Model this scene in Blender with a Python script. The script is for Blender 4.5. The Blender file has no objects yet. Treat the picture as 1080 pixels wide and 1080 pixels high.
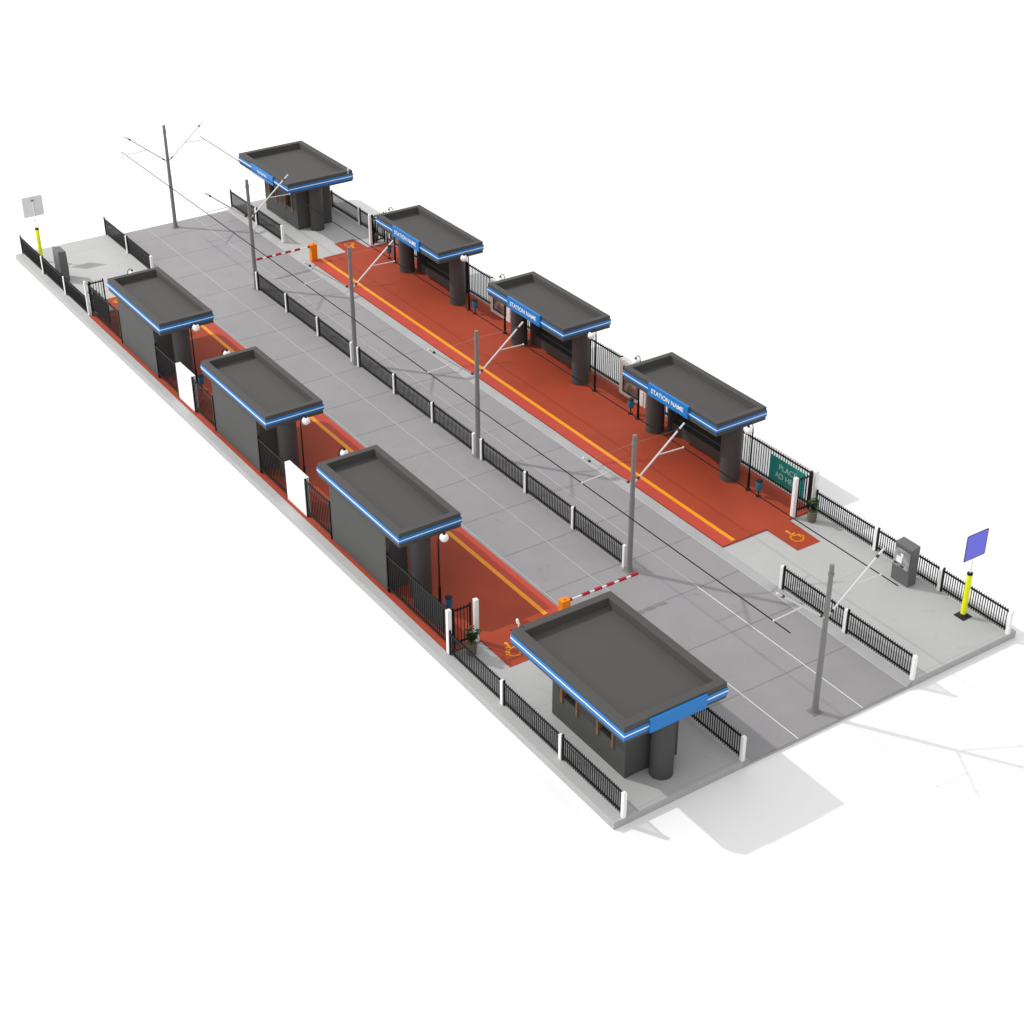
import bpy, bmesh, math, random
from mathutils import Vector, Matrix
random.seed(7)
S = bpy.context.scene
COL = S.collection
PI = math.pi

# ------------------------------------------------------------------ materials
def lin(c):
    return tuple(((v/255)/12.92 if v/255 <= .04045 else ((v/255+.055)/1.055)**2.4) for v in c)
class NT:
    def __init__(s, name):
        s.m = bpy.data.materials.new(name); s.m.use_nodes = True
        s.t = s.m.node_tree; s.b = s.t.nodes['Principled BSDF']
    def n(s, ty, **kw):
        nd = s.t.nodes.new(ty)
        for k, v in kw.items(): setattr(nd, k, v)
        return nd
    def l(s, a, b): s.t.links.new(a, b)
    def math(s, op, a, b=None):
        nd = s.n('ShaderNodeMath', operation=op)
        for i, v in enumerate((a, b)):
            if v is None: continue
            if isinstance(v, (int, float)): nd.inputs[i].default_value = v
            else: s.l(v, nd.inputs[i])
        return nd.outputs[0]
    def mix(s, f, a, b, blend='MIX'):
        nd = s.n('ShaderNodeMix', data_type='RGBA', blend_type=blend)
        for i, v in ((0, f), (6, a), (7, b)):
            if isinstance(v, (int, float)): nd.inputs[i].default_value = v
            elif isinstance(v, tuple): nd.inputs[i].default_value = (*v[:3], 1)
            else: s.l(v, nd.inputs[i])
        return nd.outputs[2]
def mat(name, col, rough=.6, metal=0., noise=.06, scale=3., spec=.35, fine=0., bump=0.):
    """plain material with a soft procedural mottling of its own base colour"""
    q = NT(name); b = q.b
    b.inputs['Roughness'].default_value = rough; b.inputs['Metallic'].default_value = metal
    b.inputs['Specular IOR Level'].default_value = spec
    tc = q.n('ShaderNodeTexCoord')
    ns = q.n('ShaderNodeTexNoise'); ns.inputs['Scale'].default_value = scale; ns.inputs['Detail'].default_value = 6
    q.l(tc.outputs['Object'], ns.inputs['Vector'])
    f = q.math('MULTIPLY', q.math('SUBTRACT', ns.outputs[0], .5), noise*2)
    if fine:
        n2 = q.n('ShaderNodeTexNoise'); n2.inputs['Scale'].default_value = 38; n2.inputs['Detail'].default_value = 3
        q.l(tc.outputs['Object'], n2.inputs['Vector'])
        f = q.math('ADD', f, q.math('MULTIPLY', q.math('SUBTRACT', n2.outputs[0], .5), fine*2))
    f = q.math('ADD', f, 1.0)
    hs = q.n('ShaderNodeHueSaturation'); hs.inputs['Color'].default_value = (*col, 1)
    q.l(f, hs.inputs['Value']); q.l(hs.outputs[0], b.inputs['Base Color'])
    if bump:
        bp = q.n('ShaderNodeBump'); bp.inputs['Strength'].default_value = bump; bp.inputs['Distance'].default_value = .01
        q.l(ns.outputs[0], bp.inputs['Height']); q.l(bp.outputs[0], b.inputs['Normal'])
    return q.m
def slab_mat(name, col, period, phase, jw, jdark, tint, halves=True, rough=.7, stain=.08):
    """concrete slabs: joints across the way, each slab its own slight tint, stains"""
    q = NT(name); b = q.b; b.inputs['Roughness'].default_value = rough; b.inputs['Specular IOR Level'].default_value = .25
    geo = q.n('ShaderNodeNewGeometry'); sp = q.n('ShaderNodeSeparateXYZ'); q.l(geo.outputs['Position'], sp.inputs[0])
    wob = q.n('ShaderNodeTexNoise'); wob.inputs['Scale'].default_value = 1.3; q.l(geo.outputs['Position'], wob.inputs['Vector'])
    xw = q.math('ADD', sp.outputs[0], q.math('MULTIPLY', q.math('SUBTRACT', wob.outputs[0], .5), .06))
    t = q.math('ADD', q.math('DIVIDE', q.math('SUBTRACT', xw, phase), period), .5)
    fr = q.math('ABSOLUTE', q.math('SUBTRACT', q.math('FRACT', t), .5))      # 0 on a joint
    n1 = q.n('ShaderNodeTexNoise'); n1.inputs['Scale'].default_value = .9; n1.inputs['Detail'].default_value = 8
    q.l(geo.outputs['Position'], n1.inputs['Vector'])
    brk = q.n('ShaderNodeTexNoise'); brk.inputs['Scale'].default_value = 2.2; q.l(geo.outputs['Position'], brk.inputs['Vector'])
    mr = q.n('ShaderNodeMapRange'); mr.inputs[1].default_value = jw/period; mr.inputs[2].default_value = jw/period*.3
    q.l(fr, mr.inputs[0])
    fj = q.math('MULTIPLY', mr.outputs[0], q.math('MULTIPLY_ADD', brk.outputs[0], 1.1))
    fj.node.inputs[2].default_value = .25
    cell = q.n('ShaderNodeCombineXYZ')
    q.l(q.math('FLOOR', q.math('SUBTRACT', t, .5)), cell.inputs[0])
    q.l(q.math('FLOOR', q.math('DIVIDE', q.math('ADD', sp.outputs[1], 1.35), 2.7)) if halves else q.math('SIGN', sp.outputs[1]), cell.inputs[1])
    wn = q.n('ShaderNodeTexWhiteNoise', noise_dimensions='3D'); q.l(cell.outputs[0], wn.inputs[0])
    f = q.math('MULTIPLY', q.math('SUBTRACT', wn.outputs[0], .5), tint*2)
    f = q.math('ADD', f, q.math('MULTIPLY', q.math('SUBTRACT', n1.outputs[0], .5), stain*2))
    n2 = q.n('ShaderNodeTexNoise'); n2.inputs['Scale'].default_value = 30; n2.inputs['Detail'].default_value = 4
    q.l(geo.outputs['Position'], n2.inputs['Vector'])
    f = q.math('ADD', f, q.math('MULTIPLY', q.math('SUBTRACT', n2.outputs[0], .5), .24))
    # fine hairline scratches / dark specks
    vo = q.n('ShaderNodeTexVoronoi', feature='DISTANCE_TO_EDGE'); vo.inputs['Scale'].default_value = .55
    wv = q.n('ShaderNodeVectorMath', operation='ADD'); sc = q.n('ShaderNodeVectorMath', operation='SCALE'); sc.inputs[3].default_value = .9
    q.l(n1.outputs[1], sc.inputs[0]); q.l(sc.outputs[0], wv.inputs[0]); q.l(geo.outputs['Position'], wv.inputs[1]); q.l(wv.outputs[0], vo.inputs['Vector'])
    cr = q.n('ShaderNodeMapRange'); cr.inputs[1].default_value = .012; cr.inputs[2].default_value = 0; q.l(vo.outputs[0], cr.inputs[0])
    msk = q.n('ShaderNodeMapRange'); msk.inputs[1].default_value = .52; msk.inputs[2].default_value = .62; q.l(brk.outputs[0], msk.inputs[0])
    f = q.math('SUBTRACT', f, q.math('MULTIPLY', q.math('MULTIPLY', cr.outputs[0], msk.outputs[0]), .16))
    f = q.math('ADD', f, 1.0)
    f = q.math('MULTIPLY', f, q.math('SUBTRACT', 1.0, q.math('MULTIPLY', fj, jdark)))
    hs = q.n('ShaderNodeHueSaturation'); hs.inputs['Color'].default_value = (*col, 1)
    q.l(f, hs.inputs['Value']); q.l(hs.outputs[0], b.inputs['Base Color'])
    return q.m

def alb(c, k=1.33): return tuple(v/k for v in lin(c))
M = {}
M['floor'] = mat('studio_white', (.86,.86,.865), .3, noise=.0, spec=.3)
M['road'] = slab_mat('road_concrete', alb((164,162,164)), 2.76, .83, .035, .34, .022, rough=.62, stain=.085)
M['pave'] = slab_mat('pavement_concrete', alb((198,198,198)), 5.52, 20.0, .03, .12, .015, halves=False, rough=.7, stain=.06)
M['kerb'] = mat('kerb_concrete', alb((177,178,178)), .75, noise=.22, scale=.8, fine=.08)
M['base'] = mat('base_slab_concrete', alb((190,190,191)), .75, noise=.1, scale=.8, fine=.06)
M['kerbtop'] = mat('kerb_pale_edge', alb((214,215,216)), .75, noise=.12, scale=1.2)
M['red'] = mat('red_platform_surface', alb((177,69,39)), .75, noise=.22, scale=.55, fine=.16)
M['rededge'] = mat('red_edge_tiles', alb((203,76,58)), .7, noise=.10, scale=1.1, fine=.06)
M['yellow'] = mat('yellow_line_paint', alb((255,164,24), 1.28), .6, noise=.04)
M['white'] = mat('white_paint', (.87,.87,.86), .5, noise=.03)
M['rail2'] = mat('pale_rail_lighter', (.70,.70,.70), .4, noise=.1)
M['rail'] = mat('pale_rail', (.40,.40,.40), .45, noise=.18, scale=.4)
M['roof'] = mat('roof_dark_felt', alb((86,85,83)), .8, noise=.05, scale=.6, fine=.05)
M['wall'] = mat('dark_grey_render', (.071,.072,.070), .7, noise=.08, scale=.9, fine=.05, spec=.3)
M['col'] = mat('dark_grey_column', (.066,.064,.063), .6, noise=.05, scale=1.2, spec=.3)
M['blue'] = mat('fascia_blue', (.008,.185,.54), .45, noise=.02)
M['strip'] = mat('fascia_white_strip', (.86,.88,.90), .4, noise=.0)
M['black'] = mat('black_metal', (.007,.007,.008), .5, noise=.04, spec=.2)
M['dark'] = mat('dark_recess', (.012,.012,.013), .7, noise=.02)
M['pole'] = mat('galvanised_pole', (.20,.20,.195), .5, noise=.12, scale=2, fine=.08)
M['arm'] = mat('pale_steel', (.62,.62,.62), .4, noise=.06)
M['wire'] = mat('dark_wire', (.007,.007,.008), .7, noise=.02, spec=.1)
M['insul'] = mat('insulator_dark', (.03,.022,.02), .4, noise=.02)
M['stay'] = mat('pale_stay_wire', (.6,.58,.58), .4, noise=.02)
M['globe'] = mat('opal_globe', (.96,.96,.95), .25, noise=.0)
M['bin'] = mat('blue_bin', (.02,.19,.36), .4, noise=.05)
M['cream'] = mat('cream_board', (.60,.585,.545), .6, noise=.06, scale=3)
M['teal'] = mat('teal_sign', (.004,.21,.185), .5, noise=.03)
M['teallet'] = mat('pale_teal_letters', (.42,.62,.58), .5, noise=.02)
M['signback'] = mat('grey_sign_back', (.022,.024,.026), .6, noise=.03)
M['yell'] = mat('fluorescent_yellow', (.86,.90,.0), .45, noise=.02)
M['rubber'] = mat('black_rubber', (.018,.018,.018), .7, noise=.05)
M['vio'] = mat('violet_blue_sign', (.145,.155,.80), .5, noise=.02)
M['signgrey'] = mat('pale_grey_sign_back', (.74,.74,.75), .5, noise=.04)
M['orange'] = mat('orange_paint', (.90,.24,.005), .45, noise=.03)
M['dred'] = mat('barrier_red', (.44,.008,.03), .45, noise=.03)
M['wood'] = mat('brown_wood', (.23,.115,.055), .6, noise=.2, scale=9)
M['cab'] = mat('machine_grey', (.125,.125,.128), .5, noise=.04)
M['pot'] = mat('stone_pot', (.14,.135,.085), .8, noise=.2, scale=12)
M['leaf'] = mat('leaf_green', (.022,.058,.018), .55, noise=.3, scale=6)
M['stem'] = mat('stem_brown', (.07,.05,.03), .8, noise=.2)
M['seat'] = mat('bench_slats', (.055,.053,.05), .6, noise=.1)
def poster():
    q = NT('poster_picture'); tc = q.n('ShaderNodeTexCoord')
    n = q.n('ShaderNodeTexNoise'); n.inputs['Scale'].default_value = 3.2; n.inputs['Detail'].default_value = 3
    q.l(tc.outputs['Object'], n.inputs['Vector'])
    r = q.n('ShaderNodeValToRGB'); q.l(n.outputs[0], r.inputs[0])
    e = r.color_ramp.elements; e[0].position = .38; e[0].color = (.10,.095,.10,1); e[1].position = .66; e[1].color = (.33,.30,.26,1)
    x = e.new(.5); x.color = (.17,.10,.075,1)
    q.l(r.outputs[0], q.b.inputs['Base Color']); q.b.inputs['Roughness'].default_value = .35
    return q.m
M['poster'] = poster()
def screenm():
    q = NT('machine_screen'); tc = q.n('ShaderNodeTexCoord')
    n = q.n('ShaderNodeTexNoise'); n.inputs['Scale'].default_value = 3.4; n.inputs['Detail'].default_value = 2
    q.l(tc.outputs['Object'], n.inputs['Vector'])
    r = q.n('ShaderNodeValToRGB'); q.l(n.outputs[0], r.inputs[0])
    e = r.color_ramp.elements; e[0].position = .45; e[0].color = (.22,.22,.235,1); e[1].position = .58; e[1].color = (.36,.365,.38,1)
    q.l(r.outputs[0], q.b.inputs['Base Color']); q.b.inputs['Roughness'].default_value = .25
    return q.m
M['screen'] = screenm()
def notice():
    q = NT('notice_sheet'); tc = q.n('ShaderNodeTexCoord')
    mp = q.n('ShaderNodeMapping'); mp.inputs['Scale'].default_value = (9, 1, 24); q.l(tc.outputs['Object'], mp.inputs[0])
    n = q.n('ShaderNodeTexNoise'); n.inputs['Scale'].default_value = 1.0; n.inputs['Detail'].default_value = 2; q.l(mp.outputs[0], n.inputs['Vector'])
    r = q.n('ShaderNodeValToRGB'); q.l(n.outputs[0], r.inputs[0])
    e = r.color_ramp.elements; e[0].position = .56; e[0].color = (.78,.76,.75,1); e[1].position = .62; e[1].color = (.55,.16,.14,1)
    q.l(r.outputs[0], q.b.inputs['Base Color']); q.b.inputs['Roughness'].default_value = .5
    return q.m
M['notice'] = notice()

# ------------------------------------------------------------------ mesh builder
class MB:
    """collects boxes, tubes, polygons into one mesh; fy=-1 mirrors across the tracks"""
    def __init__(s, fy=1): s.v = []; s.f = []; s.fy = fy
    def add(s, vs, fs):
        o = len(s.v); s.v += [(x, y*s.fy, z) for x, y, z in vs]
        s.f += [tuple(o+i for i in (f if s.fy > 0 else f[::-1])) for f in fs]
        return s
    def box(s, x0, x1, y0, y1, z0, z1):
        vs = [(x0,y0,z0),(x1,y0,z0),(x1,y1,z0),(x0,y1,z0),(x0,y0,z1),(x1,y0,z1),(x1,y1,z1),(x0,y1,z1)]
        return s.add(vs, [(3,2,1,0),(4,5,6,7),(0,1,5,4),(1,2,6,5),(2,3,7,6),(3,0,4,7)])
    def spike(s, x, y, w, z0, z1, zt):
        h = w/2
        vs = [(x-h,y-h,z0),(x+h,y-h,z0),(x+h,y+h,z0),(x-h,y+h,z0),(x-h,y-h,z1),(x+h,y-h,z1),(x+h,y+h,z1),(x-h,y+h,z1),(x,y,zt)]
        return s.add(vs, [(3,2,1,0),(0,1,5,4),(1,2,6,5),(2,3,7,6),(3,0,4,7),(4,5,8),(5,6,8),(6,7,8),(7,4,8)])
    def tube(s, pts, rad, n=10, caps=True):
        pts = [Vector(p) for p in pts]
        if isinstance(rad, (int, float)): rad = [rad]*len(pts)
        vs = []; fs = []; prev = None
        for i, p in enumerate(pts):
            d = (pts[min(i+1, len(pts)-1)]-pts[max(i-1, 0)])
            if d.length < 1e-9: d = Vector((0,0,1))
            d.normalize()
            if prev is None:
                a = d.orthogonal().normalized()
            else:
                a = (prev - d*prev.dot(d)).normalized()
            prev = a; b = d.cross(a)
            for k in range(n):
                t = 2*PI*k/n; vs.append(tuple(p+(a*math.cos(t)+b*math.sin(t))*rad[i]))
        for i in range(len(pts)-1):
            for k in range(n):
                fs.append((i*n+k, i*n+(k+1) % n, (i+1)*n+(k+1) % n, (i+1)*n+k))
        if caps:
            fs.append(tuple(range(n))[::-1]); o = (len(pts)-1)*n; fs.append(tuple(range(o, o+n)))
        return s.add(vs, fs)
    def lathe(s, x, y, prof, n=24):
        """prof: list of (radius, z)"""
        vs = []; fs = []
        for r, z in prof:
            for k in range(n): vs.append((x+r*math.cos(2*PI*k/n), y+r*math.sin(2*PI*k/n), z))
        for i in range(len(prof)-1):
            for k in range(n): fs.append((i*n+k, i*n+(k+1) % n, (i+1)*n+(k+1) % n, (i+1)*n+k))
        fs.append(tuple(range(n))[::-1]); o = (len(prof)-1)*n; fs.append(tuple(range(o, o+n)))
        return s.add(vs, fs)
    def ball(s, c, r, n=16):
        return s.lathe(c[0], c[1], [(max(r*math.sin(PI*i/n), 1e-4), c[2]-r*math.cos(PI*i/n)) for i in range(n+1)], n*2)
    def ring(s, x0, x1, y0, y1, z0, z1, t):
        """rectangular band t thick, standing outside the rectangle"""
        o = [(x0-t,y0-t),(x1+t,y0-t),(x1+t,y1+t),(x0-t,y1+t)]; i = [(x0,y0),(x1,y0),(x1,y1),(x0,y1)]
        vs = [(a,b,z0) for a,b in o]+[(a,b,z1) for a,b in o]+[(a,b,z0) for a,b in i]+[(a,b,z1) for a,b in i]; fs = []
        for k in range(4):
            j = (k+1) % 4
            fs += [(k,j,4+j,4+k),(4+k,4+j,12+j,12+k),(8+k,8+j,j,k),(8+j,8+k,12+k,12+j)]
        return s.add(vs, fs)
    def tray(s, x0, x1, y0, y1, z0, z1, ins, zr):
        """flat roof with a raised rim round a sunk field"""
        o = [(x0,y0),(x1,y0),(x1,y1),(x0,y1)]; a = ins*.85
        i = [(x0+ins,y0+ins),(x1-ins,y0+ins),(x1-ins,y1-ins),(x0+ins,y1-ins)]
        c = ins+.04
        j = [(x0+c,y0+c),(x1-c,y0+c),(x1-c,y1-c),(x0+c,y1-c)]
        vs = [(p,q,z0) for p,q in o]+[(p,q,z1) for p,q in o]+[(p,q,z1) for p,q in i]+[(p,q,zr) for p,q in j]
        fs = [(3,2,1,0),(12,13,14,15)]
        for k in range(4):
            m = (k+1) % 4
            fs += [(k,m,4+m,4+k),(4+k,4+m,8+m,8+k),(8+k,8+m,12+m,12+k)]
        return s.add(vs, fs)
    def poly(s, pts, z0, z1):
        n = len(pts); vs = [(x,y,z0) for x,y in pts]+[(x,y,z1) for x,y in pts]
        return s.add(vs, [tuple(range(n))[::-1], tuple(range(n, 2*n))]+[(k,(k+1) % n,n+(k+1) % n,n+k) for k in range(n)])
    def build(s, name, m, parent=None, smooth=False, bevel=0., loc=None):
        me = bpy.data.meshes.new(name); me.from_pydata(s.v, [], s.f); me.update()
        me.materials.append(M[m])
        if smooth:
            for p in me.polygons: p.use_smooth = True
        o = bpy.data.objects.new(name, me); COL.objects.link(o)
        if parent: o.parent = parent
        if loc: o.location = loc
        if smooth:
            e = o.modifiers.new('split', 'EDGE_SPLIT'); e.split_angle = math.radians(40)
        if bevel:
            b = o.modifiers.new('bevel', 'BEVEL'); b.width = bevel; b.segments = 2; b.limit_method = 'ANGLE'
        return o
def tag(o, label=None, cat=None, group=None, kind=None):
    for k, v in (('label', label), ('category', cat), ('group', group), ('kind', kind)):
        if v: o[k] = v
    return o
def empty(name, loc, label, cat, group=None, rz=0):
    o = bpy.data.objects.new(name, None); COL.objects.link(o); o.location = loc; o.rotation_euler = (0,0,rz)
    o.empty_display_size = .2
    return tag(o, label, cat, group)
def copy_tree(o, parent=None, loc=None, rz=None, label=None):
    c = o.copy(); COL.objects.link(c)
    if parent: c.parent = parent
    for ch in [x for x in bpy.data.objects if x.parent == o]: copy_tree(ch, c)
    if loc: c.location = loc
    if rz is not None: c.rotation_euler = (0,0,rz)
    if label: c['label'] = label
    return c
def text(name, s, size, m, parent, loc, rot, depth=.006, align='CENTER', width=None, bold=0., space=1.0):
    cu = bpy.data.curves.new(name, 'FONT'); cu.body = s; cu.size = size; cu.align_x = align; cu.align_y = 'CENTER'
    cu.extrude = depth; cu.offset = bold; cu.space_line = 1.25; cu.space_character = space
    t = bpy.data.objects.new(name+'_tmp', cu); COL.objects.link(t)
    bpy.context.view_layer.update()
    me = bpy.data.meshes.new_from_object(t.evaluated_get(bpy.context.evaluated_depsgraph_get()))
    bpy.data.objects.remove(t); me.materials.clear(); me.materials.append(M[m])
    if width:
        xs = [v.co.x for v in me.vertices]; k = width/(max(xs)-min(xs))
        for v in me.vertices: v.co.x *= k
    # one mesh per word: split at the widest gaps between letters
    words = s.split(' ')
    cuts = []
    if len(words) > 1:
        iv = sorted((min(me.vertices[i].co.x for i in p.vertices), max(me.vertices[i].co.x for i in p.vertices)) for p in me.polygons)
        gaps = []; hi = iv[0][1]
        for a, b in iv[1:]:
            if a > hi: gaps.append((a-hi, (a+hi)/2))
            hi = max(hi, b)
        cuts = sorted(c for g, c in sorted(gaps)[-(len(words)-1):])
    for k in range(len(words)):
        lo = cuts[k-1] if k else -1e9; up = cuts[k] if k < len(cuts) else 1e9
        mk = me.copy(); bm = bmesh.new(); bm.from_mesh(mk)
        bmesh.ops.delete(bm, geom=[v for v in bm.verts if not lo < v.co.x < up], context='VERTS')
        bm.to_mesh(mk); bm.free()
        o = bpy.data.objects.new(name, mk); COL.objects.link(o); o.parent = parent
        o.location = loc; o.rotation_euler = rot
    return o

# ------------------------------------------------------------------ the setting
L = 25.66; W = 8.54; ZP = .163; ZB = -.112; ZR = ZP+.054     # slab half length, half width, pavement, base, red platform top
tag(MB().box(-1500, 1500, -1500, 1500, ZB-.4, ZB).build('ground', 'floor'), kind='structure')
tag(MB().box(-L, L, -3.60, 3.60, ZB+.001, -.012).build('base_slab', 'base'), kind='structure')
tag(MB().box(-L, L, -3.35, 3.35, -.0115, 0).build('road', 'road'), kind='structure')
for s in (1, -1):
    tag(MB(s).box(-L, L, 3.605, W, ZB+.002, ZP).build('pavement', 'pave', bevel=.012), kind='structure')
    prof = [(3.352,-.011),(3.603,-.011),(3.603,ZP-.004),(3.585,ZP-.004),(3.352,.004)]
    k = MB(s).add([(-L+.002,y,z) for y, z in prof]+[(L-.002,y,z) for y, z in prof],
                  [(0,1,2,3,4)[::-1],(5,6,7,8,9)]+[(k_,(k_+1) % 5,5+(k_+1) % 5,5+k_)[::1] for k_ in range(5)]).build('kerb', 'kerb'); tag(k, kind='structure')
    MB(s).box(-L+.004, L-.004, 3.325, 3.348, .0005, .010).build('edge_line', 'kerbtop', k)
    # red platform with its ramp pads
    pts = [(-16.3,3.63),(16.06,3.63),(16.06,5.77),(17.76,5.77),(17.76,6.9),(16.0,6.9),(16.0,8.18),(-16.25,8.18),(-16.25,6.9),(-17.75,6.9),(-17.75,5.74),(-16.3,5.74)]
    mb = MB(s); n = len(pts)
    def top(x): return ZP+.006 if abs(x) > 17 else ZR
    mb.add([(x,y,ZP-.03) for x,y in pts]+[(x,y,top(x)) for x,y in pts], [(k_,(k_+1) % n,n+(k_+1) % n,n+k_) for k_ in range(n)])
    o = n
    mb.add([(-16.3,3.63,ZR),(16.06,3.63,ZR),(16.06,5.77,ZR),(16.0,6.9,ZR),(16.0,8.18,ZR),(-16.25,8.18,ZR),(-16.25,6.9,ZR),(-16.3,5.74,ZR),
            (17.76,5.77,ZP+.006),(17.76,6.9,ZP+.006),(-17.75,6.9,ZP+.006),(-17.75,5.74,ZP+.006)],
           [(0,1,2,3,4,5,6,7),(2,8,9,3),(7,6,10,11)])
    pf = tag(mb.build('platform', 'red'), kind='structure')
    MB(s).box(-16.295, 16.055, 3.64, 4.14, ZR-.01, ZR+.003).build('edge_strip', 'rededge', pf)
    MB(s).box(-16.29, 15.97, 4.142, 4.315, ZR-.01, ZR+.006).build('yellow_line', 'yellow', pf)
    for e in (1, -1):      # wheelchair symbols painted on the four ramp pads
        w = MB()
        def P2(u, v, e=e, s=s):
            # u: the way the figure faces, v: up the figure
            return ((17.06-v) if e > 0 else (-17.12+v), s*(6.33+u))
        def z_at(x): return ZR-(abs(x)-16.06)/1.70*(ZR-ZP-.006)+.006
        def stroke(a, wd):
            for (p, q2) in zip(a[:-1], a[1:]):
                p = Vector(P2(*p)); q2 = Vector(P2(*q2)); d = (q2-p).normalized(); nn = Vector((-d.y, d.x))*wd/2
                p2 = p-d*wd*.25; q3 = q2+d*wd*.25
                c = [p2+nn, p2-nn, q3-nn, q3+nn]
                if (c[1]-c[0]).cross(c[2]-c[1]) < 0: c = c[::-1]
                w.add([(v.x, v.y, z_at(v.x)) for v in c], [(0,1,2,3)])
        stroke([(math.cos(math.radians(t))*.235-.0, math.sin(math.radians(t))*.235-.05) for t in range(118, 405, 14)], .078)
        stroke([(-.03,.36),(-.01,.12),(.13,.10),(.20,-.10),(.29,-.08)], .075)
        stroke([(-.02,.25),(.13,.23)], .062)
        hd = [P2(-.035+math.cos(2*PI*k_/14)*.072, .46+math.sin(2*PI*k_/14)*.072) for k_ in range(14)]
        if e*s > 0: hd = hd[::-1] if False else hd
        w.add([(x, y, z_at(x)) for x, y in hd], [tuple(range(14))])
        w.build('wheelchair_symbol', 'yellow', pf)
for y in (-1.36, 1.40):
    r = MB().box(-L+.003, 17.3, y-.017, y+.017, .0005, .009).build('track_line', 'rail'); tag(r, kind='structure')
    MB().box(17.303, L-.003, y-.016, y+.016, .0005, .009).build('lighter_rail', 'rail2', r)  # near stretch of the same line, in a lighter tone

# ------------------------------------------------------------------ fences
def end_post(b, x, y, z, h): b.box(x-.035, x+.035, y-.03, y+.03, z, z+h)
def bay(b, x0, x1, y, z, low=True, along='x'):
    """one panel: black end post, two rails, pickets with pointed heads"""
    def bx(a0, a1, c0, c1, z0, z1):
        if along == 'x': b.box(a0, a1, c0, c1, z0, z1)
        else: b.box(c0, c1, a0, a1, z0, z1)
    H = 1.0 if low else 1.66
    bx(x0, x0+.06, y-.03, y+.03, z+.02, z+H)
    rt, rb = (.86, .16) if low else (1.55, .24)
    for r in (rt, rb): bx(x0+.06, x1, y-.022, y+.022, z+r-.028, z+r+.028)
    sp = .106 if low else .136
    n = max(2, int(round((x1-x0-.06)/sp))); sp = (x1-x0-.06)/n
    for i in range(1, n):
        a = x0+.06+i*sp
        px, py = (a, y) if along == 'x' else (y, a)
        b.spike(px, py, .026 if low else .024, z+rb-.10, z+rt+.07, z+rt+.13)
def white_post(fn, x, y, z, h, w=.125):
    b = MB(); k = w/2
    b.box(-k, k, -k, k, 0, h-.03)
    c = k+.008
    b.add([(-c,-c,h-.03),(c,-c,h-.03),(c,c,h-.03),(-c,c,h-.03),(-c*.55,-c*.55,h),(c*.55,-c*.55,h),(c*.55,c*.55,h),(-c*.55,c*.55,h)],
          [(3,2,1,0),(4,5,6,7),(0,1,5,4),(1,2,6,5),(2,3,7,6),(3,0,4,7)])
    p = b.build('post', 'white', fn, bevel=.006); p.location = (x-fn.location.x, y-fn.location.y, z-fn.location.z); return p
def low_fence(label, group, x0, posts, y, z, first=None, tall_end=False):
    root = empty('low_fence', (x0, y, z), label, 'fence', group)
    prev = x0
    if first: white_post(root, x0, y, z, .955); prev = x0+.07
    for px in posts:
        b = MB(); bay(b, prev-x0, px-.06-x0, 0, 0); b.build('panel', 'black', root)
        if not (tall_end and px == posts[-1]): white_post(root, px, y, z, .955)
        prev = px+.065
    return root
G1 = 'low black fences along the pavement edges'
yo, yi = 8.16, 3.63
low_fence('low black picket fence on the outer pavement edge beside the nearest kiosk', G1, 16.03, [19.22,22.44,25.60], -yo, ZP)
low_fence('low black picket fence on the outer edge behind the ticket machine and the violet sign', G1, 16.09, [19.28,22.46,25.60], yo, ZP)
low_fence('low black picket fence at far left corner, on the outer edge behind the grey machine', G1, -25.60, [-22.45,-19.37,-16.42], -yo, ZP, tall_end=True)
low_fence('low black picket fence on the outer edge behind the farthest kiosk', G1, -25.60, [-22.45,-19.31,-16.42], yo, ZP, tall_end=True)
G2 = 'low black fences between pavement and road'
low_fence('low black picket fence between the road and the nearest kiosk', G2, 19.22, [22.44,25.60], -yi, ZP, first=True)
low_fence('low black fence between road and pavement at the violet sign corner, with three white posts', G2, 19.25, [22.45,25.60], yi, ZP, first=True)
low_fence('low black fence between road and empty pavement at the far left corner', G2, -25.60, [-22.60,-19.40], -yi, ZP)
low_fence('low black fence between road and the farthest kiosk', G2, -25.60, [-22.43,-19.38], yi, ZP)
G3 = 'low black fences along the middle of the road'
low_fence('median fence farthest away, starting at the second overhead pole', G3, -14.98, [-11.84,-8.65,-5.42], 0, 0, first=True)
low_fence('median fence in the middle stretch, between the third and fourth overhead poles', G3, -4.80, [-1.62,1.56,4.77], 0, 0, first=True)
low_fence('median fence nearest the camera, ending at the pole by the lowered barrier', G3, 5.36, [8.50,11.68,14.86], 0, 0, first=True)

def tall_fence(label, x0, x1, s, ret=None, wp=None):
    y = s*8.05
    root = empty('tall_fence', (x0, y, ZR), label, 'fence', 'tall black fences behind the platforms')
    b = MB(); bay(b, 0, x1-x0, 0, 0, low=False); b.box(x1-x0-.06, x1-x0, -.032, .032, .02, 1.66); b.build('panel', 'black', root)
    if ret is not None:      # short return across the platform end
        b = MB(); ya, yb = (7.2, 8.05)
        lo, hi = sorted((s*ya-y, s*yb-y))
        bay(b, lo+.09, hi-.06, ret-x0, 0, low=False, along='y')
        b.box(ret-x0-.032, ret-x0+.032, lo+.06, lo+.10, .02, 1.66); b.box(ret-x0-.032, ret-x0+.032, hi-.10, hi-.05, .02, 1.66)
        b.build('return_panel', 'black', root)
        if not (s < 0 and ret < 0): white_post(root, ret, 7.16 if s > 0 else -7.05, ZR-.02, 1.74, .15 if ret > 0 else .12)
        white_post(root, ret+.04 if ret > 0 else ret-.06, s*8.14, ZR-.02, 1.74, .15 if ret > 0 else .10)
    return root
names = {1: 'far platform', -1: 'near platform'}
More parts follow.
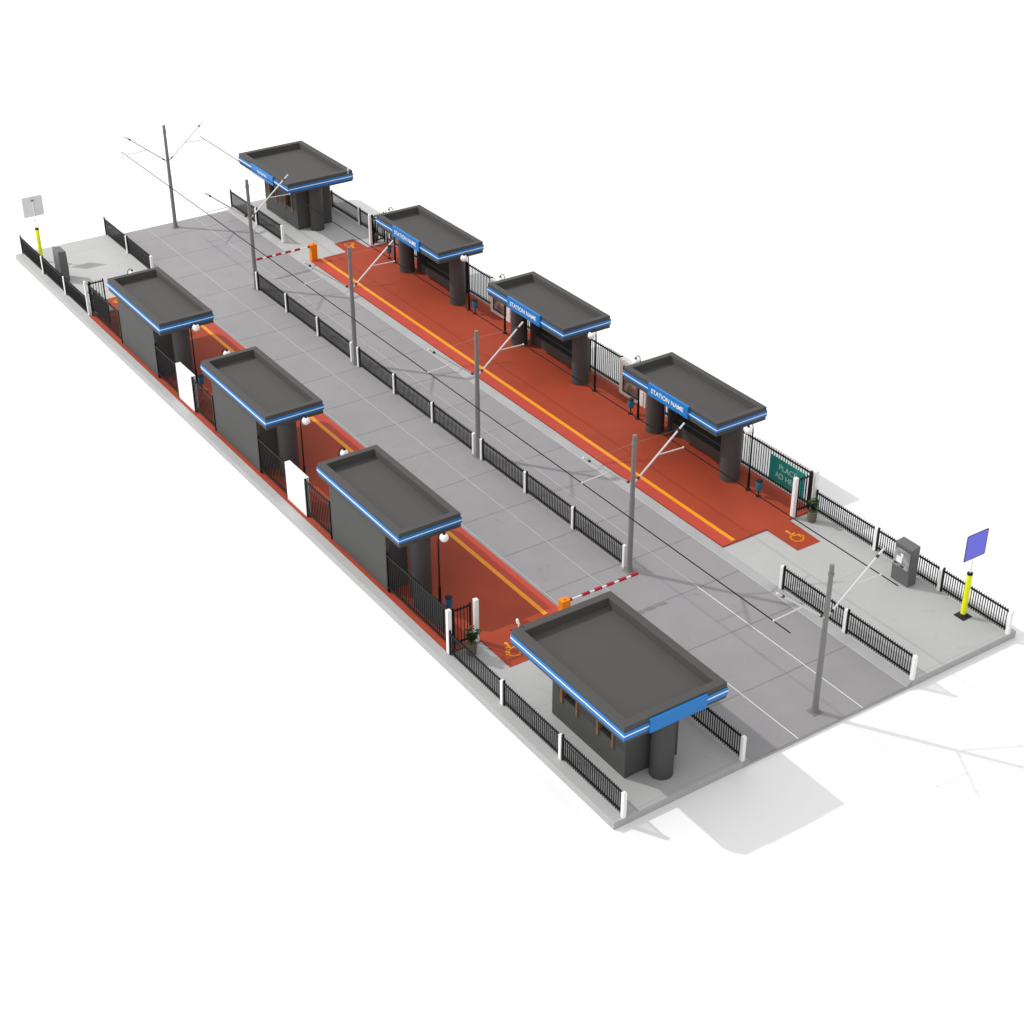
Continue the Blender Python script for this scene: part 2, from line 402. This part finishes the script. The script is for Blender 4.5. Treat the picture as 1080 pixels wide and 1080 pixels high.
WX0, WX1 = -2.4, 1.68
SX = [-10.07, -.02, 10.03]
for s in (1, -1):
    side = names[s]
    tall_fence('tall black picket fence closing the distant end of the %s, with white corner posts' % side, -16.2, SX[0]+WX0-.01, s, ret=-16.33)
    tall_fence('tall black fence on the %s between its most distant shelter and a board' % side, SX[0]+WX1+.02, -6.13, s)
    tall_fence('tall black picket fence on the %s between a board and its middle shelter' % side, -4.5, SX[1]+WX0-.02, s)
    tall_fence('tall black picket fence on the %s between its middle shelter and the second board' % side, SX[1]+WX1+.02, 4.04, s)
    tall_fence('tall black picket fence on the %s between the second board and its closest shelter' % side, 5.66, SX[2]+WX0-.02, s)
    tall_fence('tall black picket fence closing the closest end of the %s, with white corner posts' % side, SX[2]+WX1+.02, 15.86, s, ret=15.93)

# ------------------------------------------------------------------ shelters
def make_shelter(s, label, x):
    """origin on the platform under the middle of the shelter; y measured from the track axis"""
    yc = 6.955
    root = empty('platform_shelter', (x, s*yc, ZR), label, 'shelter', 'flat roofed shelters on the platforms')
    z0 = -ZR
    X, Y = 2.915, 1.235
    rf = MB(s).tray(-X, X, -Y, Y, z0+2.73, z0+3.296, .24, z0+2.98).build('roof', 'roof', root, bevel=.015)
    MB(s).ring(-X, X, -Y, Y, z0+2.905, z0+3.135, .025).build('blue_band', 'blue', rf)
    MB(s).ring(-X-.025, X+.025, -Y-.025, Y+.025, z0+3.0, z0+3.038, .008).build('white_strip', 'strip', rf)
    if s > 0:
        sg = MB(s).box(-1.22, 1.27, -Y-.09, -Y-.001, z0+2.79, z0+3.32).build('name_sign', 'blue', root, bevel=.01)
        text('lettering', 'STATION NAME', .27, 'white', sg, (.0, -Y-.093, z0+3.05), (PI/2,0,0), width=2.02, depth=.004, bold=.003)
    for dx in (-2.43, 2.35):
        MB(s).lathe(dx, .12, [(.385,0.003),(.385,z0+2.728)], 36).build('column', 'col', root, smooth=True)
    bw = MB(s).box(WX0, WX1, 1.235-.34, 1.235-.14, .004, z0+2.729).build('back_wall', 'wall', root, bevel=.012)
    MB(s).box(-2.02, -1.90, .45, .894, .004, z0+2.728).build('side_wall', 'wall', root)
    MB(s).box(1.55, 1.67, .24, .894, .004, z0+2.728).build('side_wall', 'wall', root)
    be = MB(s).box(-1.88, 1.53, .585, .890, .004, .46).build('bench', 'seat', root, bevel=.015)
    MB(s).box(-1.89, 1.54, .872, .893, .55, 2.3).build('dark_panel', 'dark', root)  # near-black sheet added over the wall's inner face, darkens the shelter interior
    MB(s).box(-2.36, -2.10, .865, .893, .85, 1.45).build('notice', 'white', root)
    return root
near_lab = {1: ['shelter with blue STATION NAME sign, most distant on the far platform', 'middle shelter of the far platform, blue STATION NAME sign over the tracks',
                'shelter with the clearest STATION NAME sign, beside the teal advert'],
            -1: ['near platform shelter seen from behind, most distant of the three', 'near platform shelter seen from behind, between the two white boards',
                 'near platform shelter seen from behind, closest to the big kiosk']}
for s in (1, -1):
    p = make_shelter(s, near_lab[s][0], SX[0])
    for i in (1, 2): copy_tree(p, loc=(SX[i], s*6.955, ZR), label=near_lab[s][i])

# ------------------------------------------------------------------ kiosks
def make_kiosk():
    cx, cy = 22.38, -6.085
    root = empty('ticket_kiosk', (cx, cy, ZP), 'large flat roofed kiosk in front, with blank blue panel on its end', 'kiosk', 'flat roofed kiosks on the pavement')
    z0 = -ZP; X, Y = 2.89, 1.903
    rf = MB().tray(-X, X, -Y, Y, z0+2.60, z0+3.185, .29, z0+2.87).build('roof', 'roof', root, bevel=.015)
    MB().ring(-X, X, -Y, Y, z0+2.72, z0+3.0, .025).build('blue_band', 'blue', rf)
    MB().ring(-X-.025, X+.025, -Y-.025, Y+.025, z0+2.855, z0+2.897, .008).build('white_strip', 'strip', rf)
    MB().box(X+.001, X+.09, -1.03, 1.09, z0+2.64, z0+3.13).build('blank_sign', 'blue', root, bevel=.01)
    for dx in (-2.30, 2.28): MB().lathe(dx, .06, [(.37,.003),(.37,z0+2.598)], 36).build('column', 'col', root, smooth=True)
    x0, x1, y0, y1 = -1.9, 1.89, -1.03, .985
    top = z0+2.599; t = .2; zs, zt = 1.02, 2.1
    wins = [(-1.33,-.58), (.55,1.26)]
    b = MB()
    for ya, yb in ((y0, y0+t), (y1-t, y1)):
        xs = [x0]+[v for w in wins for v in w]+[x1]
        for i in range(0, 6, 2): b.box(xs[i], xs[i+1], ya, yb, .003, top)
        for a, c in wins: b.box(a, c, ya, yb, .003, zs); b.box(a, c, ya, yb, zt, top)
    for xa, xb in ((x0, x0+t), (x1-t, x1)): b.box(xa, xb, y0+t, y1-t, .003, top)
    w = b.build('wall', 'wall', root)
    for yv, sg_ in ((y0, -1), (y1, 1)):
        for a, c in wins:
            f = MB()
            lo, hi = sorted((yv+sg_*.05, yv-sg_*.14))
            f.box(a-.09, a+.02, lo, hi, zs-.22, zt); f.box(c-.02, c+.07, lo, hi, zs-.22, zt)
            fr = f.build('window', 'wood', root, bevel=.006)
            lo, hi = sorted((yv-sg_*.12, yv-sg_*.15))
            MB().box(a+.021, c-.021, lo, hi, zs+.004, zt-.004).build('pane', 'dark', fr)
    # pale camera on a bracket at the roof corner
    cm = MB().tube([(-X-.03,-Y+.28,z0+3.05),(-X-.03,-Y+.28,z0+3.22),(-X-.02,-Y+.27,z0+3.28)], .02).build('roof_camera', 'white', root)
    MB().tube([(-X-.0,-Y+.3,z0+3.24),(-X-.05,-Y+.28,z0+3.27),(-X-.08,-Y+.26,z0+3.40),(-X-.075,-Y+.26,z0+3.43)], [.02,.045,.045,.025], 12).build('camera_body', 'white', cm, smooth=True)
    return root
kk = make_kiosk()
k2 = copy_tree(kk, loc=(-22.38, 6.085, ZP), rz=PI, label='farthest kiosk at the distant end, blue sign with small white letters over the road')
sg = MB().box(-1.33, 1.23, 1.904, 1.99, 2.64-ZP, 3.13-ZP).build('name_sign', 'blue', k2, bevel=.01)
text('lettering', 'TICKETS', .24, 'white', sg, (-.05, 1.994, 2.885-ZP), (PI/2,0,PI), width=1.1, depth=.004, bold=.002)

# ------------------------------------------------------------------ overhead poles and wires
def make_pole():
    root = empty('overhead_pole', (0,0,0), 'x', 'pole', 'overhead line poles in the road')
    MB().lathe(0, 0, [(.145,.012),(.13,.05),(.105,.34),(.1,.36),(.098,2.9),(.09,2.95),(.075,5.6)], 12).build('pole', 'pole', root, smooth=True)
    MB().box(-.19,.19,-.19,.19,.001,.014).build('base_plate', 'pole', root)
    MB().lathe(0, 0, [(.098,5.22),(.098,5.32)], 12).build('collar', 'pole', root)
    for s in (1, -1):
        a = MB(s).tube([(0,.085,3.70),(0,2.19,5.41)], .034, 8).build('arm', 'arm', root)
        MB(s).tube([(0,.19,3.785),(0,.28,3.858)], .045, 10).build('insulator', 'insul', a)
        MB(s).tube([(0,1.90,5.174),(0,1.98,5.239)], .05, 10).build('insulator', 'insul', a)
        MB(s).tube([(0,1.06,4.48),(0,2.2,4.425)], .022, 8).ball((0,2.2,4.425), .04, 8).build('steady_rod', 'arm', a)
        MB(s).tube([(0,.05,5.29),(0,1.96,5.23)], .0014, 6).build('stay_wire', 'stay', root)
    return root
poles = [-24.93,-15.16,-5.10,5.08,15.17,24.93]
plab = ['overhead pole farthest away, standing alone above the open background',
        'overhead pole beside the far lowered barrier at the start of the median fence',
        'third overhead pole from the distant end, in the gap after the first fence stretch',
        'fourth overhead pole from the distant end, in the gap before the nearest fence stretch',
        'overhead pole by the near lowered barrier at the end of the median fence',
        'overhead pole nearest the camera, on the open road edge']
pr = make_pole()
for i, x in enumerate(poles):
    o = pr if i == 0 else copy_tree(pr)
    o.location = (x, 0, 0); o['label'] = plab[i]
tag(MB().tube([(-25.68,-2.2,4.4),(25.66,-2.2,4.4)], .019, 8).build('overhead_wire', 'wire'), 'thin dark overhead wire above the track nearer the near platform', 'wire', 'overhead wires')
tag(MB().tube([(-25.6,2.23,4.4),(25.65,2.23,4.4)], .019, 8).build('overhead_wire', 'wire'), 'thin dark overhead wire crossing in front of the far platform shelters', 'wire', 'overhead wires')

# ------------------------------------------------------------------ lamps and bins
def make_lamp(s):
    root = empty('street_lamp', (0,0,ZR), 'x', 'lamp', 'globe lamps along the platforms')
    z = -ZR
    MB(s).lathe(0, 0, [(.11,.003),(.11,.03),(.065,.06),(.055,.10),(.05,.75),(.034,.80),(.028,z+2.9)], 14).build('pole', 'black', root, smooth=True)
    ar = MB(s).tube([(0,0,z+2.88),(0,-.01,z+3.02),(0,-.05,z+3.13),(0,-.12,z+3.185),(0,-.2,z+3.17),(0,-.235,z+3.10)], .017, 8).build('curved_arm', 'black', root, smooth=True)
    MB(s).lathe(0, -.24, [(.03,z+3.13),(.05,z+3.08),(.10,z+3.035)], 16).build('cap', 'black', root, smooth=True)
    MB(s).ball((0,-.24,z+2.92), .162, 12).build('globe', 'globe', root, smooth=True)
    return root
lx = [-13.70,-6.72,-3.63,3.39,6.45,13.47]
ltxt = ['left of the most distant shelter', 'right of the most distant shelter', 'left of the middle shelter', 'right of the middle shelter', 'left of the closest shelter', 'right of the closest shelter']
for s in (1, -1):
    p = make_lamp(s)
    for i, x in enumerate(lx):
        o = p if i == 0 else copy_tree(p)
        o.location = (x, 7.08 if s > 0 else -6.97, ZR); o['label'] = 'black globe lamp on the %s, %s' % (names[s], ltxt[i])
def make_bin(s):
    root = empty('litter_bin', (0,0,ZR), 'x', 'bin', 'blue litter bins on the platforms')
    bd = MB(s).lathe(0, 0, [(.105,.30),(.125,.33),(.13,.66)], 16).build('bin_body', 'bin', root, smooth=True)
    MB(s).lathe(0, 0, [(.135,.66),(.135,.69),(.10,.725),(.05,.735)], 16).build('lid', 'rubber', root, smooth=True)
    MB(s).lathe(0, 0, [(.10,.003),(.10,.02),(.022,.035),(.022,.30)], 12).build('stand', 'black', root, smooth=True)
    return root
bt = ['at its distant end', 'beside the board after the most distant shelter', 'in front of the second board', 'at its closest end']
for s in (1, -1):
    p = make_bin(s)
    for i, x in enumerate([-14.31,-6.21,5.93,14.06]):
        o = p if i == 0 else copy_tree(p)
        o.location = (x, 7.09 if s > 0 else -6.97, ZR); o['label'] = 'small blue litter bin on the %s, %s' % (names[s], bt[i])

# ------------------------------------------------------------------ boards, adverts, notices
blab = {1: ['pale display board between the two more distant shelters of the far platform', 'pale display board with dark framed poster, between the two closer shelters of the far platform'],
        -1: ['white back of a display board, between the two more distant near platform shelters', 'white back of a display board, left of the closest near platform shelter']}
def make_board(s):
    root = empty('display_board', (0,0,ZR), 'x', 'board', 'display boards in the platform fences')
    MB(s).box(-.78,1.08 if s > 0 else .78,-.10,.12,.003,1.66).build('board', 'cream' if s > 0 else 'white', root, bevel=.012)
    f = MB(s); 
    f.box(-.50,.60,-.135,-.101,.20,.25).box(-.50,.60,-.135,-.101,1.35,1.40).box(-.50,-.45,-.135,-.101,.25,1.35).box(.55,.60,-.135,-.101,.25,1.35)
    fr = f.build('poster_frame', 'black', root)
    MB(s).box(-.449,.549,-.115,-.1015,.251,1.349).build('poster', 'poster', fr)
    if s > 0: MB(s).box(.64,.92,-.125,-.101,.03,.72).build('notice_sheet', 'notice', root)
    return root
for s in (1, -1):
    p = make_board(s)
    for i, x in enumerate([-5.30, 4.86]):
        o = p if i == 0 else copy_tree(p)
        o.location = (x, s*7.97, ZR); o['label'] = blab[s][i]
def advert(x, s, m, label, letters=False):
    r = empty('advert_panel', (x, s*7.985, ZR), label, 'advert', 'advert panels hung on the tall fences')
    pn = MB(s).box(-.975,.975,-.025,.015,.36,1.40).build('panel', m if s > 0 else 'signback', r, bevel=.006)
    if letters:
        text('lettering', 'PLACE', .34, 'teallet', pn, (.05, -.031, 1.07), (PI/2,0,0), width=.98, depth=.003)
        text('lettering', 'AD HERE', .34, 'teallet', pn, (.05, -.031, .69), (PI/2,0,0), width=1.32, depth=.003)
    return r
advert(14.60, 1, 'teal', 'teal advert panel lettered PLACE AD HERE on the tall fence', True)
advert(-14.75, 1, 'poster', 'brownish advert panel on the tall fence at the distant end of the far platform')
a = advert(14.42, -1, 'signback', 'dark grey back of an advert panel seen through the fence near the big kiosk')
a = advert(-14.95, -1, 'signback', 'dark back of an advert panel in the fence at the distant end, near platform')

# ------------------------------------------------------------------ plants
def make_plant():
    root = empty('potted_plant', (0,0,ZP), 'x', 'plant', 'potted plants at the platform ends')
    MB().lathe(0, 0, [(.13,.003),(.16,.05),(.185,.30),(.17,.40),(.19,.42),(.19,.45),(.15,.45),(.14,.42)], 18).build('pot', 'pot', root, smooth=True)
    st = MB(); lf = MB(); rnd = random.Random(3)
    for k in range(9):
        a = rnd.uniform(0, 2*PI); r = rnd.uniform(.05,.28); h = rnd.uniform(.75,1.22)
        p = [Vector((0,0,.42)), Vector((r*.4*math.cos(a), r*.4*math.sin(a), .42+(h-.42)*.5)), Vector((r*math.cos(a), r*math.sin(a), h))]
        st.tube(p, [.014,.010,.004], 5)
        for j in range(15):
            t = rnd.uniform(.2,1.0); q = p[0].lerp(p[1], t*2) if t < .5 else p[1].lerp(p[2], t*2-1)
            b = rnd.uniform(0, 2*PI); el = rnd.uniform(-.3,.8); ln = rnd.uniform(.11,.19); wd = ln*.28
            d = Vector((math.cos(b)*math.cos(el), math.sin(b)*math.cos(el), math.sin(el))); sd = d.cross(Vector((0,0,1))).normalized()*wd
            m = q+d*ln*.5+Vector((0,0,.015)); e = q+d*ln-Vector((0,0,.03))
            lf.add([tuple(q),tuple(m+sd),tuple(e),tuple(m-sd)], [(0,1,2,3)])
    st.build('stem', 'stem', root); lf.build('foliage', 'leaf', root)
    return root
pp = make_plant()
for i, (x, y, lb) in enumerate([(16.52,7.60,'potted plant beside the fence post right of the teal advert'),(16.42,-7.55,'potted plant behind the low fence near the big kiosk'),
                 (-16.75,7.62,'potted plant at the distant end of the far platform, beside a white post'),(-16.75,-7.62,'potted plant behind the dark fence at the distant end of the near platform')]):
    o = pp if i == 0 else copy_tree(pp)
    o.location = (x, y, ZP); o.rotation_euler = (0,0,i*1.9); o['label'] = lb

# ------------------------------------------------------------------ barriers
def make_barrier(ys):
    root = empty('road_barrier', (0,0,ZP), 'x', 'barrier', 'lowered road barriers')
    z = -ZP
    h = MB(ys).box(-.14,.14,-.17,.17,.003,z+1.08).build('housing', 'orange', root, bevel=.025)
    MB(ys).tube([(0,.0,z+1.079),(0,0,z+1.12)], .06, 12).build('warning_cap', 'orange', h)
    a = MB(ys).tube([(-.0,-.171,z+.97),(-.0,-3.05,z+.955)], .030, 8).build('barrier_arm', 'white', root)
    for k in range(6):
        y = -.26-k*.524
        MB(ys).tube([(0,y+.04,z+.97),(0,y-.26,z+.968)] if k else [(0,y+.08,z+.97),(0,y-.04,z+.97)], .062, 12).build('red_sleeve', 'dred', a)
    return root
b = make_barrier(1); b.location = (-16.33, 3.82, ZP); b['label'] = 'orange barrier with red and white arm at the distant crossing'
copy_tree(b, loc=(16.60, -3.90, ZP), rz=PI, label='orange barrier with red and white arm just beyond the big kiosk roof')

# ------------------------------------------------------------------ ticket machines and signs
def make_machine():
    root = empty('ticket_machine', (0,0,ZP), 'x', 'machine', 'grey ticket machines on the pavement')
    # front faces -y; upper part set back a little
    x = .41
    b = MB()
    pr = [(-.22,.003),(-.235,.62),(-.16,.66),(-.13,1.40),(-.20,1.52),(.20,1.59),(.22,.003)]
    pr = [(-.20,.003),(-.21,.66),(-.185,.70),(-.17,1.38),(-.195,1.54),(.21,1.60),(.22,.003)]
    n = len(pr)
    b.add([(-x,y,z) for y, z in pr]+[(x,y,z) for y, z in pr], [tuple(range(n)), tuple(range(n, 2*n))[::-1]]+[((k+1) % n,k,n+k,n+(k+1) % n) for k in range(n)])
    b.build('cabinet', 'cab', root, bevel=.02)
    f = MB(); zs = [(-.215,.60),(-.205,.70),(-.186,1.36)]
    def quad(x0, x1, i0, i1, off):
        (ya, za), (yb, zb) = i0, i1
        return [(x0,ya-off,za),(x1,ya-off,za),(x1,yb-off,zb),(x0,yb-off,zb)]
    def plate(x0, x1, p0, p1, off, th, name, m, par):
        q = quad(x0, x1, p0, p1, off); q2 = quad(x0, x1, p0, p1, off+th)
        return MB().add(q+q2, [(4,5,6,7),(0,1,5,4),(1,2,6,5),(2,3,7,6),(3,0,4,7),(3,2,1,0)]).build(name, m, par)
    sc = plate(-.37,.37,(-.197,.66),(-.188,1.37),.0,.02,'front_panel','screen',root)
    plate(-.24,.02,(-.197,.82),(-.193,1.06),.021,.006,'keypad','white',sc)
    plate(-.06,.05,(-.193,1.07),(-.191,1.22),.021,.006,'sticker','white',sc)
    plate(-.30,-.18,(-.2,.75),(-.199,.79),.021,.02,'ticket_slot','black',sc)
    plate(.0,.14,(-.2,.70),(-.199,.745),.021,.02,'coin_slot','black',sc)
    plate(-.36,.36,(-.198,.665),(-.197,.70),.021,.03,'ledge','screen',sc)
    return root
m = make_machine(); m.location = (21.32, 7.53, ZP); m['label'] = 'grey ticket machine with pale front panel beside the violet sign'
copy_tree(m, loc=(-21.30, -7.58, ZP), rz=PI, label='plain grey back of a ticket machine at the far left corner')
def make_sign():
    root = empty('road_sign', (0,0,ZP), 'x', 'sign', 'square signs on yellow sleeved posts')
    z = -ZP; th = .0
    MB().box(-.22,.22,-.22,.22,.003,.035).lathe(0, 0, [(.17,.036),(.13,.09),(.12,.12)], 16).build('rubber_base', 'rubber', root, bevel=.006)
    MB().lathe(0, 0, [(.095,.10),(.095,1.72)], 20).build('yellow_sleeve', 'yell', root, smooth=True)
    MB().lathe(0, 0, [(.102,1.721),(.102,1.79),(.06,1.80)], 20).build('sleeve_cap', 'black', root, smooth=True)
    MB().lathe(0, 0, [(.028,1.80),(.028,z+3.35)], 12).build('pipe', 'white', root, smooth=True)
    # board faces +x, rounded corners
    def rr(h, r):
        pts = []
        for cx_, cy_, a0 in ((h-r,h-r,0),(-h+r,h-r,90),(-h+r,-h+r,180),(h-r,-h+r,270)):
            for k in range(5): t = math.radians(a0+k*22.5); pts.append((cx_+r*math.cos(t), cy_+r*math.sin(t)))
        return pts
    def board(h, x0, x1, name, m, par):
        p = rr(h, .06); n = len(p); zc = z+3.09
        v = [(x0,a,zc+b) for a, b in p]+[(x1,a,zc+b) for a, b in p]
        return MB().add(v, [tuple(range(n))[::-1], tuple(range(n, 2*n))]+[(k,(k+1) % n,n+(k+1) % n,n+k) for k in range(n)]).build(name, m, par)
    bd = board(.52, .035, .05, 'sign_board', 'signgrey', root)
    board(.515, .0502, .054, 'dark_border', 'black', bd); board(.485, .0542, .057, 'violet_face', 'vio', bd)
    MB().box(-.035,.034,-.07,.07,z+3.38,z+3.43).build('clamp', 'pole', bd)
    return root
sgn = make_sign(); sgn.location = (24.03, 7.68, ZP); sgn['label'] = 'violet blue square sign on a yellow sleeved post at right'
copy_tree(sgn, loc=(-24.05, -7.69, ZP), rz=PI, label='blank grey back of a square sign on a yellow sleeved post, far left')

# ------------------------------------------------------------------ camera (fitted to the photograph)
CAMC = (53.6189427, -30.6981464, 32.6445821)
CAMF = 1715.9438752
R = [[0.5557596, 0.8313389, -0.0026092], [-0.4341206, 0.2928884, 0.8519129], [-0.7089926, 0.4723261, -0.5236769]]
cam = bpy.data.cameras.new('camera'); co = bpy.data.objects.new('camera', cam); COL.objects.link(co)
mt = Matrix(((R[0][0], R[1][0], -R[2][0], CAMC[0]), (R[0][1], R[1][1], -R[2][1], CAMC[1]), (R[0][2], R[1][2], -R[2][2], CAMC[2]), (0,0,0,1)))
co.matrix_world = mt
cam.sensor_width = 36; cam.lens = 36*CAMF/1080; cam.clip_end = 6000; cam.clip_start = .5
S.camera = co

# ------------------------------------------------------------------ light: white studio surround and one distant key lamp
wd = bpy.data.worlds.new('World'); S.world = wd; wd.use_nodes = True
nt = wd.node_tree; bg = nt.nodes['Background']; bg.inputs[1].default_value = 1.0
tc = nt.nodes.new('ShaderNodeTexCoord'); dp = nt.nodes.new('ShaderNodeVectorMath'); dp.operation = 'DOT_PRODUCT'
nt.links.new(tc.outputs['Generated'], dp.inputs[0]); dp.inputs[1].default_value = Vector((-.62,-.78,.0)).normalized()
mr = nt.nodes.new('ShaderNodeMapRange'); mr.inputs[1].default_value = -1; mr.inputs[2].default_value = 1
mr.inputs[3].default_value = .60; mr.inputs[4].default_value = 1.34
nt.links.new(dp.outputs['Value'], mr.inputs[0])
cb = nt.nodes.new('ShaderNodeCombineColor'); [nt.links.new(mr.outputs[0], cb.inputs[i]) for i in range(3)]
nt.links.new(cb.outputs[0], bg.inputs[0])
P0 = Vector((-113.7, -88.7, 140.0)); D = (-P0).normalized(); dist = P0.length
kl = bpy.data.lights.new('key_lamp', 'AREA'); kl.shape = 'DISK'; kl.size = 3.4
kl.energy = 2.1*PI*dist*dist; kl.color = (1, .985, .965)
ko = bpy.data.objects.new('key_lamp', kl); COL.objects.link(ko)
ko.location = -D*dist; ko.rotation_euler = D.to_track_quat('-Z', 'Y').to_euler()

S.render.engine = 'CYCLES'
S.view_settings.view_transform = 'Standard'; S.view_settings.look = 'None'; S.view_settings.exposure = 0; S.view_settings.gamma = 1
S.view_settings.use_curve_mapping = False
